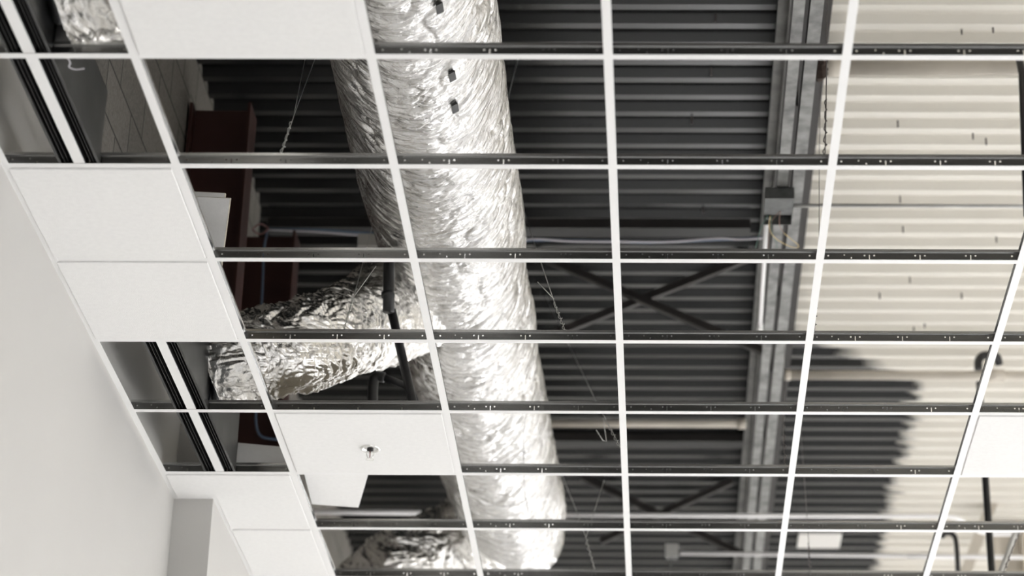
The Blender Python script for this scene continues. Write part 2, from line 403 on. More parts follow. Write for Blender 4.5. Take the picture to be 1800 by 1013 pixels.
# loose offcut lying on the grid beyond the sprinkler tile
zc = G+.045
q = [atz(653, 815, zc), atz(630, 893, zc), atz(548, 887, zc), atz(528, 808, zc)]
tile([(p.x, p.y) for p in q][::-1], zc, 'loose white tile offcut lying skewed on the grid below the sprinkler tile', 'loose tile offcuts', 'tile_offcut', False)
def leaning(corners, label, th=.016):
    a, b, c, d = [Vector(p) for p in corners]; n = (b-a).cross(d-a).normalized()*th
    if n.y < 0: n = -n
    m = MB(); o0 = (a+b+c+d)/4; V = [a, b, c, d, a+n, b+n, c+n, d+n]; m.v = [tuple(p-o0) for p in V]
    m.f = [(0, 1, 2, 3), (7, 6, 5, 4), (0, 4, 5, 1), (1, 5, 6, 2), (2, 6, 7, 3), (3, 7, 4, 0)]; m.m = [0, 1, 1, 1, 1, 1]
    o = m.build('tile_offcut', [MT['tile'], MT['tile_edge']]); o.location = o0
    bv = o.modifiers.new('bevel', 'BEVEL'); bv.width = .0015; bv.segments = 1
    return tag(o, label, 'ceiling tile', 'loose tile offcuts')
tr = aty(405, 348, 6.86); br = atz(389, 472, G+.046)
zb = G+.019; zc2 = G+.046
leaning([(-1.72, br.y, zc2), br, tr, (-1.72, 6.86, tr.z+.018)], 'white tile offcut leaning above the grid beside the red steel column, front one of two')
tr = aty(396, 339, 6.93)
leaning([(-1.74, br.y+.06, zc2), (tr.x-.02, br.y+.06, zc2), tr, (-1.74, 6.93, tr.z+.018)], 'white tile offcut standing behind the front leaning offcut, showing only its top edge')
c = aty(414, 818, 8.665); d = aty(512, 818, 8.665); c.z = d.z = zb; a = aty(418, 778, c.y+.02); b = aty(505, 787, c.y+.02)
leaning([c, d, (d.x, b.y, b.z), a], 'small white tile offcut propped behind the last slot diffuser box')

# ------------------------------------------------------------------ slot diffusers with plenum boxes
def diffuser(r0, label, open_end):
    ya, yb = ROW(r0)+.008, ROW(r0+1)-.008; xc = -1.645
    d = empty('slot_diffuser', (xc, (ya+yb)/2, G), label, 'air diffuser', 'slot diffusers along the left wall')
    m = MB(); m.box(xc-.0155, xc+.0155, ya, yb, G+.0015, G+.005); part(m, 'centre_strip', MT['white'], d)
    for s in (-1, 1):
        m = MB()
        m.box(*sorted((xc+s*.050, xc+s*.058)), ya, yb, G+.001, G+.03)
        part(m, 'side_rail', MT['galv_dark'], d)
        m = MB()
        m.box(*sorted((xc+s*.0155, xc+s*.050)), ya, yb, G+.045, G+.05)
        m.box(*sorted((xc+s*.030, xc+s*.0315)), ya, yb, G+.006, G+.045)
        m.box(*sorted((xc+s*.040, xc+s*.0415)), ya, yb, G+.004, G+.045)
        m.box(*sorted((xc+s*.0155, xc+s*.017)), ya, yb, G+.005, G+.045)
        part(m, 'deflector_blade', MT['blackslot'], d)
    m = MB(); x0, x1 = xc-.055, xc+.056; z0, z1 = G+.03, G+.235; t = .0015
    m.box(x0, x0+t, ya, yb, z0, z1); m.box(x1-t, x1, ya, yb, z0, z1); m.box(x0, x1, ya, yb, z1-t, z1)
    m.box(x0, x1, ya, ya+t, z0, z1); m.box(x0, x1, yb-t, yb, z0, z1)
    part(m, 'plenum_box', MT['galv_dark'], d)
diffuser(-1, 'black slot diffuser with white centre strip at the top left corner, beside foil flex', 0)
diffuser(0, 'black slot diffuser with white centre strip ending above the upper wall tile', 1)
diffuser(3, 'black slot diffuser with white centre strip joined by the foil flex duct', 0)
diffuser(4, 'black slot diffuser with white centre strip, lowest of the four, above the notched tile', 1)

# ------------------------------------------------------------------ foil ducts
def vnoise(u, v, seed, pu=None):
    """smooth value noise; pu = period in u"""
    rng = np.random.RandomState(seed); T = rng.rand(512, 512)
    iu = np.floor(u).astype(int); iv = np.floor(v).astype(int); fu = u-iu; fv = v-iv
    fu = fu*fu*(3-2*fu); fv = fv*fv*(3-2*fv)
    w0 = (lambda k: k % pu % 512) if pu else (lambda k: k % 512)
    a = T[w0(iu), iv % 512]; b = T[w0(iu+1), iv % 512]; c = T[w0(iu), (iv+1) % 512]; d = T[w0(iu+1), (iv+1) % 512]
    return (a*(1-fu)+b*fu)*(1-fv)+(c*(1-fu)+d*fu)*fv
def sweep(path, radii, nu, nv, disp, name, mat, root, chev=0.):
    P = [Vector(p) for p in path]
    Q = smoothpath(P, 24); n = len(Q)
    arc = [0]
    for i in range(1, n): arc.append(arc[-1]+(Q[i]-Q[i-1]).length)
    Lt = arc[-1]; Qa = np.array([tuple(q) for q in Q]); s = np.linspace(0, Lt, nv)
    C = np.stack([np.interp(s, arc, Qa[:, k]) for k in range(3)], 1)
    T = np.gradient(C, axis=0); T /= np.linalg.norm(T, axis=1)[:, None]
    rp = np.array([0.]); nr = len(radii); R = np.interp(s, np.linspace(0, Lt, nr), radii)
    # frame: 'down' reference, theta = 0 at the underside
    dn = np.zeros_like(T)+np.array([0, 0, -1.]); dn -= T*np.sum(dn*T, 1)[:, None]; dn /= np.linalg.norm(dn, axis=1)[:, None]
    sd = np.cross(T, dn)
    th = np.linspace(-math.pi, math.pi, nu, endpoint=False)
    TH, SS = np.meshgrid(th, s)
    d = disp(TH, SS, R[:, None])
    rr = R[:, None]+d
    V = C[:, None, :]+(np.cos(TH)*rr)[..., None]*dn[:, None, :]+(np.sin(TH)*rr)[..., None]*sd[:, None, :]
    l = np.array(root.location); V = V-l
    me = bpy.data.meshes.new(name); idx = np.arange(nu*nv).reshape(nv, nu)
    a = idx[:-1]; b = np.roll(idx, -1, 1)[:-1]; c = np.roll(idx, -1, 1)[1:]; e = idx[1:]
    F = np.stack([a, b, c, e], -1).reshape(-1, 4)
    me.from_pydata(V.reshape(-1, 3).tolist(), [], F.tolist())
    uvl = me.uv_layers.new(name='UVMap')
    UU = (TH*R[:, None]); VV = SS+chev*np.sqrt(np.where(np.abs(TH) > 2.6, 2.6, TH)**2+.25)*R[:, None]+.05*(vnoise(TH*1.5+10, SS*4, 77)-.5)
    th2 = np.append(th, math.pi)
    uvv = np.stack([UU, VV], -1).reshape(-1, 2)
    li = F.reshape(-1)
    uvs = uvv[li].copy()
    # seam: last column faces wrap around the top (hidden), fix u there
    fu = uvs[:, 0].reshape(-1, 4); seam = (fu[:, 0] > 0) & (fu[:, 1] < 0); fu[seam, 1] += 2*math.pi*radii[0]; fu[seam, 2] += 2*math.pi*radii[0]
    uvs[:, 0] = fu.reshape(-1)
    uvl.data.foreach_set('uv', uvs.reshape(-1).astype(np.float32))
    me.materials.append(mat); me.polygons.foreach_set('use_smooth', [True]*len(me.polygons)); me.update()
    o = bpy.data.objects.new(name, me); COL.objects.link(o); o.parent = root
    return o
def ridge(x): return 1-np.abs(2*x-1)
def disp_main(TH, SS, R):
    q = SS+.55*np.sqrt(TH**2+.25)*R
    w = vnoise(TH*2.2+40, SS*3.3, 3)*.10+vnoise(TH*4+60, SS*9, 4)*.03
    gate = vnoise(TH*1.6+60, SS*5, 31)**2*1.8
    d = -.013*ridge(vnoise(TH*1.5+20, (q+w)*15, 5))**9*gate
    d += -.0085*ridge(vnoise(TH*2.6+30, (q+w*.7)*40, 6))**7*(.2+gate)
    d += -.012*ridge(vnoise(TH*1.2+70, (q-w*.5)*8, 41))**12
    d += -.0034*ridge(vnoise(TH*5+30, (q-w)*75, 36))**3
    d += .0045*(vnoise(TH*4+15, SS*16, 38)-.5)
    d += .022*(vnoise(TH*1.2+10, SS*2.2, 8)-.5)
    d += -.008*np.exp(-(((SS+.5+.03*np.sin(TH*3)) % 1.5-.75)/.014)**2)
    return d
def disp_flex(TH, SS, R):
    w = vnoise(TH*2+40, SS*6, 13)*.09
    q = SS+w
    d = -.013*ridge(vnoise(TH*1.3+5, q*22, 15))**2
    d += -.010*ridge(vnoise(TH*3.5+9, q*34, 16))
    d += -.007*ridge(vnoise(TH*8+50, (q+TH*.01)*60, 19))
    d += -.003*ridge(vnoise(TH*16+50, (q-TH*.02)*120, 29))
    d += .035*(vnoise(TH*1.1+10, SS*4, 18)-.5)+.014
    return d
duct = empty('main_duct', (-.83, 9, 5.8), 'large round duct wrapped in shiny silver foil running the height of the picture', 'duct')
mp_ = [(-.845, 4.4, 5.8), (-.842, 6.5, 5.8), (-.835, 8.5, 5.8), (-.832, 9.6, 5.8), (-.80, 10.7, 5.8), (-.78, 11.4, 5.79), (-.765, 11.8, 5.78), (-.775, 12.0, 5.77)]
sweep(mp_, [.285]*12+[.278, .25], 260, 1300, disp_main, 'foil_jacket', MT['foil'], duct, .62)
m = MB(); m.tube([(-.775, 11.97, 5.77), (-.777, 12.03, 5.77), (-.778, 12.07, 5.77)], [.26, .24, .10], 32); part(m, 'end_cap', MT['foil'], duct, True)
# small black tape squares on the underside of the wrap
for x, y in ((773, 14), (795, 134), (800, 190)):
    r = ray(x, y); o = np.array([0, 0, CZ]); c = np.array([-.843, 0, 5.8]); rr = .292   # where the sight line meets the jacket
    a = r[0]**2+r[2]**2; b = 2*(r[0]*(o[0]-c[0])+r[2]*(o[2]-c[2])); cc = (o[0]-c[0])**2+(o[2]-c[2])**2-rr**2
    t = (-b-math.sqrt(b*b-4*a*cc))/(2*a); p = o+r*t; th0 = math.atan2(p[0]-c[0], -(p[2]-c[2]))
    m = MB(); nn = 5; V = []
    for j in range(2):
        for i in range(nn):
            th = th0+(i/(nn-1)-.5)*.075
            for k in (0, 1):
                ra = .289+.006*k
                V.append((c[0]+math.sin(th)*ra, p[1]+(j-.5)*.052, c[2]-math.cos(th)*ra))
    m.v = V; n2 = nn*2
    for i in range(nn-1):
        a0 = i*2; m.f += [(a0+1, a0+3, n2+a0+3, n2+a0+1), (a0, n2+a0, n2+a0+2, a0+2), (a0, a0+2, a0+3, a0+1), (n2+a0, n2+a0+1, n2+a0+3, n2+a0+2)]
    m.f += [(0, 1, n2+1, n2), (n2-2, 2*n2-2, 2*n2-1, n2-1)]; m.m = [0]*len(m.f)
    part(m, 'tape_square', MT['blackslot'], duct)
fx = empty('flex_duct', (-1.4, 8.2, 5.1), 'crumpled silver flex duct branching from the main duct to the lower slot diffuser', 'flexible duct', 'foil flex ducts')
sweep([(-1.580, 8.10, 5.055), (-1.46, 8.08, 5.08), (-1.28, 8.19, 5.17), (-1.15, 8.55, 5.41), (-1.03, 8.92, 5.68)], [.158, .165, .172, .18, .20, .22], 340, 640, disp_flex, 'foil_jacket', MT['foil_flex'], fx)
m = MB(); m.tube([(-1.588, 8.1, 5.03), (-1.56, 8.1, 5.03)], .12, 28); part(m, 'collar', MT['galv_dark'], fx, True)
fx = empty('flex_duct', (-1.4, 5.7, 5.1), 'crumpled silver flex duct meeting the slot diffuser in the top left corner', 'flexible duct', 'foil flex ducts')
sweep([(-1.582, 5.57, 5.06), (-1.45, 5.56, 5.09), (-1.3, 5.54, 5.2), (-1.18, 5.58, 5.5), (-1.10, 5.62, 5.72)], [.172, .176, .168, .172, .19], 300, 480, disp_flex, 'foil_jacket', MT['foil_flex'], fx)
m = MB(); m.tube([(-1.586, 5.53, 5.04), (-1.55, 5.53, 5.04)], .12, 28); part(m, 'collar', MT['galv_dark'], fx, True)
fx = empty('flex_duct', (-1.2, 11.3, 5.6), 'dull foil flex duct leaving the far end of the main duct at the bottom', 'flexible duct', 'foil flex ducts')
e1 = atz(620, 1030, 5.45); e2 = atz(700, 985, 5.55); e3 = atz(800, 958, 5.68)
sweep([tuple(e1), tuple(e2), tuple(e3), (-.85, 11.75, 5.76)], [.12, .16, .19, .22, .24], 300, 480, disp_flex, 'foil_jacket', MT['foil_flex'], fx)

# ------------------------------------------------------------------ steel: joist, columns, bracing
j = empty('steel_joist', (XJ, 12, 6.4), 'grey open-web steel joist with paired bottom angles dividing dark and cream deck', 'roof joist')
y0, y1 = 3.0, 23.9
for s, (a, b) in ((-1, (.459, .502)), (1, (.522, .571))):
    m = MB(); m.box(a, b, y0, y1, 6.40, 6.405); ba = part(m, 'bottom_angle', MT['joist'], j)
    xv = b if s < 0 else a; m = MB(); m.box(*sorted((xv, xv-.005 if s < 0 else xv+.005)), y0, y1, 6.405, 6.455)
    part(m, 'upright_leg', MT['darksteel'], j).parent = ba  # same steel as the angle, coloured dark for the shaded gap
for s, (a, b) in ((-1, (.449, .500)), (1, (.55, .605))):
    m = MB(); m.box(a, b, y0, y1, 6.95, 6.955) if s < 0 else m.box(a, b, y0, y1, 6.985, 6.995); xv = b if s < 0 else a
    m.box(*sorted((xv, xv-.006 if s < 0 else xv+.006)), y0, y1, 6.92, 6.95); part(m, 'top_angle', MT['joist_dark'], j)
m = MB(); m.box(.501, .672, y0, y1, 6.955, 6.98); part(m, 'chord_filler', MT['darksteel'], j)  # dark strip standing in for the shade between the chords
yy = 3.3; up = True
while yy < 23:
    m = MB(); z0, z1 = (6.43, 6.96) if up else (6.96, 6.43); m.tube([(XJ, yy, z0), (XJ, yy+.45, z1)], .005, 6); part(m, 'web_rod', MT['darksteel'], j); yy += .45; up = not up
# rust clump where the large pipe meets the joist
m = MB(); p = aty(1440, 128, 9.12)
rg = random.Random(3)
p = atz(1441, 124, 6.72)
pts = [(p.x+.004*math.sin(k*2.3), p.y-.07+.014*k, p.z+.02*math.sin(k*1.1)) for k in range(10)]
m.tube(pts, [.014, .026, .034, .030, .036, .032, .030, .022, .016, .008], 12)
m.v = [tuple(a+rg.uniform(-.006, .006) for a in v) for v in m.v]
o = m.build('fireproofing_clump', MT['rust']); tag(o, 'dark brown rough clump stuck on the joist beside the large cream pipe', 'sealant')
# bridging
def ang(name, a, b, w, lab, cat, grp, mat='darksteel', hh=None):
    r = empty(name, (Vector(a)+Vector(b))/2, lab, cat, grp)
    m = MB(); m.bar(a, b, .004, w, up=(0, 0, 1)); part(m, 'upright_leg', MT[mat], r)
    m = MB(); u = Vector((0, 0, 1)); d = (Vector(b)-Vector(a)).normalized(); n = Vector((0, 1, 0)); x = d.cross(n).normalized()
    off = x*(w/2) * (-1 if x.z > 0 else 1)
    m.bar(Vector(a)+off+n*w/2, Vector(b)+off+n*w/2, w, .004, up=tuple(x)); part(m, 'flat_leg', MT[mat], r)
ang('cross_brace', (XJ-.03, 11.2, 6.45), (-.66, 11.2, 6.98), .034, 'dark brace falling left to right, upper crossed pair beside the joist', 'brace', 'crossed joist braces')
ang('cross_brace', (-.70, 11.24, 6.50), (.40, 11.24, 6.98), .034, 'dark brace rising left to right, upper crossed pair beside the joist', 'brace', 'crossed joist braces')
ang('cross_brace', (-.515, 14.3, 6.96), (.47, 14.3, 6.46), .036, 'dark brace falling left to right, lower crossed pair near the joist', 'brace', 'crossed joist braces')
ang('cross_brace', (.40, 14.34, 6.95), (-.40, 14.34, 6.56), .036, 'dark brace rising left to right, lower crossed pair near the joist', 'brace', 'crossed joist braces')
def beamx(x0, x1, Y, z, lab):
    r = empty('steel_beam', ((x0+x1)/2, Y, z), lab, 'beam', 'dark cross beams under the deck')
    m = MB(); m.box(x0, x1, Y, Y+.006, z, z+.045); part(m, 'web', MT['darksteel'], r)
    m = MB(); m.box(x0, x1, Y, Y+.10, z-.005, z); part(m, 'flange', MT['blackslot'], r)
yb1 = atz(1100, 404, 6.93).y; beamx(-1.94, .40, yb1, 6.945, 'dark cross beam under the deck, near the blue and white cables')
yb2 = atz(1200, 779, 6.93).y; beamx(-.9, .45, yb2, 6.945, 'dark cross beam under the deck, below the short cream pipe')
def column(xr, yc, ztop, lab):
    r = empty('steel_column', (xr-.125, yc, 4.94), lab, 'column', 'dark red steel columns')
    m = MB(); m.box(xr-.25, xr, yc-.005, yc+.005, 4.94, ztop); part(m, 'web', MT['red'], r)
    for x in (xr-.25, xr-.012):
        m = MB(); m.box(x, x+.012, yc-.075, yc+.075, 4.94, ztop); part(m, 'flange', MT['red'], r)
column(-1.70, 8.995, 6.56, 'dark red steel column beside the block wall, nearer and wider of the two')
column(-1.69, 10.26, 6.60, 'dark red steel column farther back, with a looped cable at its top')
# ------------------------------------------------------------------ pipes and conduits
def pipe(name, pts, r, mat, lab, cat, group=None, n=14, couplings=(), cmat=None, sm=True):
    pts = [Vector(p) for p in pts]; o = pts[0].copy()
    if couplings:
        root = empty(name, o, lab, cat, group); m = MB(); m.tube(pts, r, n); part(m, 'pipe_run' if 'pipe' in name else 'tube', MT[mat], root, sm)
        for a, b, rr in couplings: m = MB(); m.tube([a, b], rr, n); part(m, 'coupling', MT[cmat or mat], root, sm)
        return root
    m = MB(); m.tube(pts, r, n); m.v = [tuple(Vector(v)-o) for v in m.v]
    ob = m.build(name, MT[mat], smooth=sm); ob.location = o; return tag(ob, lab, cat, group)
pipe('sprinkler_pipe', [(.66, 9.125, 6.85), (3.2, 9.125, 6.85)], .034, 'cream', 'large cream painted pipe crossing the cream deck near the top right', 'pipe', couplings=[((.66, 9.125, 6.85), (.73, 9.125, 6.85), .041)])
pipe('sprinkler_pipe', [(.63, 12.33, 6.8), (3.2, 12.33, 6.8)], .025, 'cream', 'cream painted pipe crossing the dark patch at middle right', 'pipe',
     couplings=[((.63, 12.33, 6.8), (.66, 12.33, 6.8), .031), ((1.70, 12.33, 6.8), (1.80, 12.33, 6.8), .036)])
pipe('sprinkler_pipe', [(-.75, 13.04, 6.8), (.445, 13.04, 6.8)], .022, 'cream', 'short cream pipe over the dark deck left of the joist', 'pipe', couplings=[((.40, 13.04, 6.8), (.44, 13.04, 6.8), .03)])
# black fitting that loops over the middle pipe
def px3(x, y, Y): return aty(x, y, Y)
pipe('pipe_elbow', smoothpath([px3(1720, 650, 12.25), px3(1720, 635, 12.25), px3(1727, 626, 12.25), px3(1740, 625, 12.25), px3(1752, 628, 12.27), px3(1756, 640, 12.3)], 5), .022, 'blackpipe',
     'black elbow fitting looping over the cream pipe at right', 'pipe fitting')
pipe('drop_pipe', [px3(1720, 672, 12.0), px3(1726, 720, 12.0), px3(1728, 750, 12.0)], .014, 'blackpipe', 'short black drop pipe below the black elbow, behind the grid', 'pipe', 'black vertical drop pipes')
pipe('drop_pipe', [px3(1728, 790, 11), px3(1732, 840, 11), px3(1743, 1000, 11), px3(1748, 1060, 11)], .0165, 'blackpipe', 'thick black vertical pipe below the lone right tile', 'pipe', 'black vertical drop pipes')
pipe('drop_pipe', [px3(1790, 95, 9), px3(1797, 130, 9), px3(1802, 275, 9), px3(1806, 380, 9)], .016, 'blackpipe', 'black vertical pipe cut by the right picture edge', 'pipe', 'black vertical drop pipes')
pipe('drop_pipe', smoothpath([px3(1655, 945, 13), px3(1662, 938, 13), px3(1675, 940, 13), px3(1681, 955, 13), px3(1684, 1005, 13)], 5), .014, 'blackpipe', 'bent black pipe hooking down at the bottom right behind the conduits', 'pipe', 'black vertical drop pipes')
# middle-left black sprinkler piping
bp = empty('branch_pipe', px3(683, 462, 8.3), 'black sprinkler pipe hanging in front of the crumpled flex duct', 'pipe')
m = MB(); m.tube([px3(684, 440, 8.2), px3(683, 548, 8.2)], .021, 16); cf = part(m, 'capped_fitting', MT['blackpipe'], bp, True)
m = MB(); m.tube([px3(682, 515, 8.2), px3(682, 522, 8.2)], .025, 16); part(m, 'ring', MT['blackpipe'], bp, True).parent = cf
m = MB(); m.tube([px3(688, 545, 8.25), px3(725, 706, 8.33), px3(730, 728, 8.34)], .0165, 16); part(m, 'pipe_run', MT['blackpipe'], bp, True)
bq = empty('branch_pipe', px3(660, 665, 8.9), 'black elbow and short pipe under the flex duct', 'pipe')
m = MB(); m.tube(smoothpath([px3(655, 720, 8.9), px3(656, 675, 8.9), px3(662, 663, 8.9), px3(676, 664, 8.9)], 5), .020, 14); part(m, 'elbow', MT['blackpipe'], bq, True)
m = MB(); m.tube([px3(676, 664, 8.9), px3(722, 682, 8.95), px3(735, 720, 8.95)], .014, 14); part(m, 'pipe_run', MT['blackpipe'], bq, True)
# conduits
pipe('conduit', [(.50, 9.485, 6.38), (3.2, 9.478, 6.38)], .0085, 'emt', 'thin grey conduit running right from the joist junction box', 'conduit', 'metal conduits', couplings=[((.495, 9.485, 6.38), (.525, 9.485, 6.38), .012)])
pipe('conduit', [(.424, 9.62, 6.37), (.436, 10.742, 6.37)], .0105, 'emtwhite', 'short white conduit running down along the joist from the junction box', 'conduit', 'metal conduits',
     couplings=[((.4358, 10.70, 6.37), (.4365, 10.80, 6.37), .015)], cmat='emt')
pp = [atz(x, y, 6.2) for x, y in ((930, 905), (1300, 907), (1665, 908), (1685, 912), (1705, 926), (1735, 938), (1790, 939))]
pipe('conduit', [pp[0], pp[1]]+smoothpath(pp[2:], 5), .0125, 'emtwhite', 'white conduit crossing under the joist, upper of two, dipping at its right end', 'conduit', 'metal conduits')
pp = [atz(x, y, 6.2) for x, y in ((1195, 973), (1800, 980), (1900, 981))]
pipe('conduit', pp, .0125, 'emtwhite', 'white conduit crossing under the joist, lower of two, from the pale box', 'conduit', 'metal conduits', couplings=[(atz(1595, 978, 6.2), atz(1680, 979, 6.2), .016)])
pp = [atz(x, y, 6.1) for x, y in ((440, 899), (740, 902))]
pipe('conduit', pp, .014, 'emtwhite', 'short white conduit seen below the skewed loose offcut', 'conduit', 'metal conduits')
p = atz(1182, 971, 6.22); b = empty('junction_box', p, 'pale square box at the left end of the lower white conduit', 'electrical box')
m = MB(); m.box(p.x-.035, p.x+.03, p.y-.03, p.y+.035, p.z-.035, p.z+.035); part(m, 'box_body', MT['zbox'], b, bevel=.002)
m = MB(); m.box(p.x-.039, p.x+.034, p.y-.034, p.y-.03, p.z-.039, p.z+.039); part(m, 'cover', MT['emt'], b)
m = MB(); m.tube([p-Vector((0, 0, 0)), p+Vector((-.02, .03, -.16))], .006, 8); part(m, 'support_strap', MT['zbox'], b)
p = atz(1440, 947, 6.99); m = MB(); m.box(-.14, .14, -.14, .14, -.02, .0); o = m.build('cover_plate', MT['patch'], bevel=.003); o.location = p
tag(o, 'pale rectangular plate on the dark deck patch above the lower conduit', 'plate')
# junction box on the joist with loose wires
b = empty('junction_box', (.468, 9.45, 6.38), 'open grey metal junction box under the joist with loose wires', 'electrical box')
x0, x1, ya, yb = .409, .53, 9.34, 9.60
m = MB(); m.box(x0, x1, ya, yb, 6.388, 6.392); m.box(x0, x1, ya, ya+.002, 6.345, 6.39)
m.box(x0, x0+.002, ya, yb, 6.345, 6.39); m.box(x1-.002, x1, ya, yb, 6.345, 6.39); m.box(x0, x1, yb-.002, yb, 6.345, 6.39); part(m, 'box_body', MT['zbox'], b)
m = MB(); m.box(x0-.001, x1-.004, ya+.0, ya+.15, 6.340, 6.345); cvr = part(m, 'cover', MT['zbox'], b)
m = MB(); q = Vector((.43, 9.53, 6.352)); m.tube([q, q-Vector((0, 0, .012))], .013, 12); part(m, 'knockout', MT['blackslot'], b).parent = cvr
def cable(pxs, z, r, mat, lab, name='cable', cat='cable', group=None, zs=None, n=6):
    zs = zs or [z]*len(pxs)
    pts = smoothpath([atz(x, y, zz) for (x, y), zz in zip(pxs, zs)], 6) if len(pxs) > 2 else [atz(x, y, zz) for (x, y), zz in zip(pxs, zs)]
    return pipe(name, pts, r, mat, lab, cat, group, n=n)
g = 'loose wires at the junction box'
cable([(1354, 380), (1352, 400), (1362, 418), (1385, 432), (1400, 436), (1403, 431), (1390, 420), (1378, 410)], 6.32, .0016, 'yellow', 'long yellow wire curling out of the open junction box', 'electrical_wire', 'wire', g)
cable([(1372, 372), (1370, 385), (1371, 398), (1378, 410)], 6.33, .0016, 'brown', 'dark brown wire arching down from the junction box', 'electrical_wire', 'wire', g)
cable([(1350, 378), (1338, 400), (1328, 437)], 6.33, .0018, 'green', 'green wire drooping left of the white conduit', 'electrical_wire', 'wire', g)
cable([(1356, 380), (1356, 405), (1364, 425), (1366, 438)], 6.335, .0016, 'green', 'green wire drooping right of the white conduit', 'electrical_wire', 'wire', g)
cable([(1370, 372), (1356, 390), (1352, 408), (1350, 440)], 6.34, .0014, 'brown', 'thin brown wire hanging straight beside the white conduit', 'electrical_wire', 'wire', g)
# data cables across the bay
g = 'cables strung across the dark bay'
cable([(470, 402), (560, 404), (650, 410), (760, 417), (880, 424), (960, 422), (1080, 424), (1130, 426), (1200, 424), (1340, 418)], 6.7, .006, 'blue', 'blue cable strung across the dark bay to the joist', group=g)
cable([(470, 404), (560, 408), (650, 415), (760, 421), (880, 424), (940, 420), (1000, 424), (1110, 425), (1180, 425), (1260, 419), (1300, 421), (1340, 419)], 6.69, .005, 'whitesh', 'white cable strung across the dark bay beside the blue one', group=g)
c0 = aty(458, 403, 10.16); pts = [c0+Vector((.035*math.cos(a), .008*math.sin(a*3), .022*math.sin(a))) for a in [i*2*math.pi/24 for i in range(25)]]
cb = empty('cable', c0, 'blue cable with a pinkish loop hanging in front of the farther red column', 'cable')
m = MB(); m.tube(pts, .004, 6); part(m, 'coiled_loop', MT['pink'], cb, True)
m = MB(); m.tube(smoothpath([aty(x, y, 10.16) for x, y in ((470, 404), (464, 440), (462, 490), (459, 545), (452, 620), (450, 700), (450, 745), (458, 766), (480, 772), (515, 775))], 5), .006, 6); part(m, 'strand', MT['blue'], cb, True)
o = MB(); p = aty(658, 424, 9.6); o.box(-.07, .07, -.01, .01, -.025, .03); ob = o.build('cable_bracket', MT['patch']); ob.location = p; tag(ob, 'small pale rectangular plate behind the left edge of the foil duct', 'plate')

# ------------------------------------------------------------------ cream steel at the far bottom right
YF = 15.2
cr = empty('steel_column', aty(1775, 1000, YF), 'cream painted steel column at the bottom right', 'column')
m = MB(); a = aty(1752, 1040, YF); t = aty(1800, 830, YF); m.box(a.x, a.x+.04, YF, YF+.2, a.z-1, 6.99); part(m, 'flange', MT['cream'], cr)
m = MB(); m.box(a.x+.18, a.x+.22, YF, YF+.2, a.z-1, 6.99); part(m, 'flange', MT['cream'], cr)
m = MB(); m.box(a.x+.04, a.x+.18, YF+.09, YF+.1, a.z-1, 6.99); part(m, 'web', MT['cream'], cr)
r = empty('diagonal_brace', aty(1750, 880, YF-.3), 'cream painted diagonal brace rising to the right beside the thick black pipe', 'brace', 'cream diagonal braces')
m = MB(); m.bar(aty(1695, 1013, YF-.3), aty(1768, 820, YF-.3), .006, .07); part(m, 'upright_leg', MT['cream'], r)
m = MB(); m.bar(aty(1704, 1013, YF-.27), aty(1777, 820, YF-.27), .06, .006, up=(0, 0, 1)); part(m, 'flat_leg', MT['cream'], r)
fxc = smoothpath([aty(x, y, 11.5) for x, y in ((1793, 930), (1782, 945), (1772, 975), (1762, 1000), (1750, 1040))], 8)
rads = [.014+.0015*(i % 2) for i in range(len(fxc))]
pipe('flexible_conduit', fxc, rads, 'emt', 'grey flexible conduit curving down at the bottom right corner', 'conduit', n=10)

# ------------------------------------------------------------------ sprinkler head
sx, sy = -1.062, 8.36
GT = G; G = GT-.0063
s = empty('fire_sprinkler', (sx, sy, G), 'chrome pendent sprinkler head in the middle of its white tile', 'sprinkler')
def lathe(prof, n, cx, cy):
    m = MB()
    for r, z in prof:
        for k in range(n): a = 2*math.pi*k/n; m.v.append((cx+r*math.cos(a), cy+r*math.sin(a), z))
    for i in range(len(prof)-1):
        for k in range(n): a = i*n+k; b = i*n+(k+1) % n; m.f.append((a, b, b+n, a+n)); m.m.append(0)
    return m
part(lathe([(.036, G+.001), (.036, G-.003), (.032, G-.006), (.026, G-.004), (.022, G+.004)], 32, sx, sy), 'escutcheon', MT['chrome'], s, True)
part(lathe([(.022, G+.003), (.012, G+.001), (.0115, G-.008), (.006, G-.01), (.0, G-.01)], 20, sx, sy), 'socket', MT['darksteel'], s, True)
m = MB()
for q in (-1, 1): m.tube(smoothpath([(sx+q*.010, sy, G-.008), (sx+q*.013, sy, G-.02), (sx+q*.008, sy, G-.034), (sx, sy, G-.040)], 4), .002, 6)
part(m, 'frame_arms', MT['chrome'], s, True)
m = MB(); m.tube([(sx, sy, G-.01), (sx, sy, G-.036)], .0018, 8); part(m, 'glass_bulb', MT['redbulb'], s, True)
m = MB(); m.tube([(sx, sy, G-.040), (sx, sy, G-.042)], .013, 12)
for k in range(12): a = k*math.pi/6; m.box(sx+math.cos(a)*.0135-.0015, sx+math.cos(a)*.0135+.0015, sy+math.sin(a)*.0135-.0015, sy+math.sin(a)*.0135+.0015, G-.043, G-.041)
part(m, 'deflector', MT['chrome'], s)
G = GT

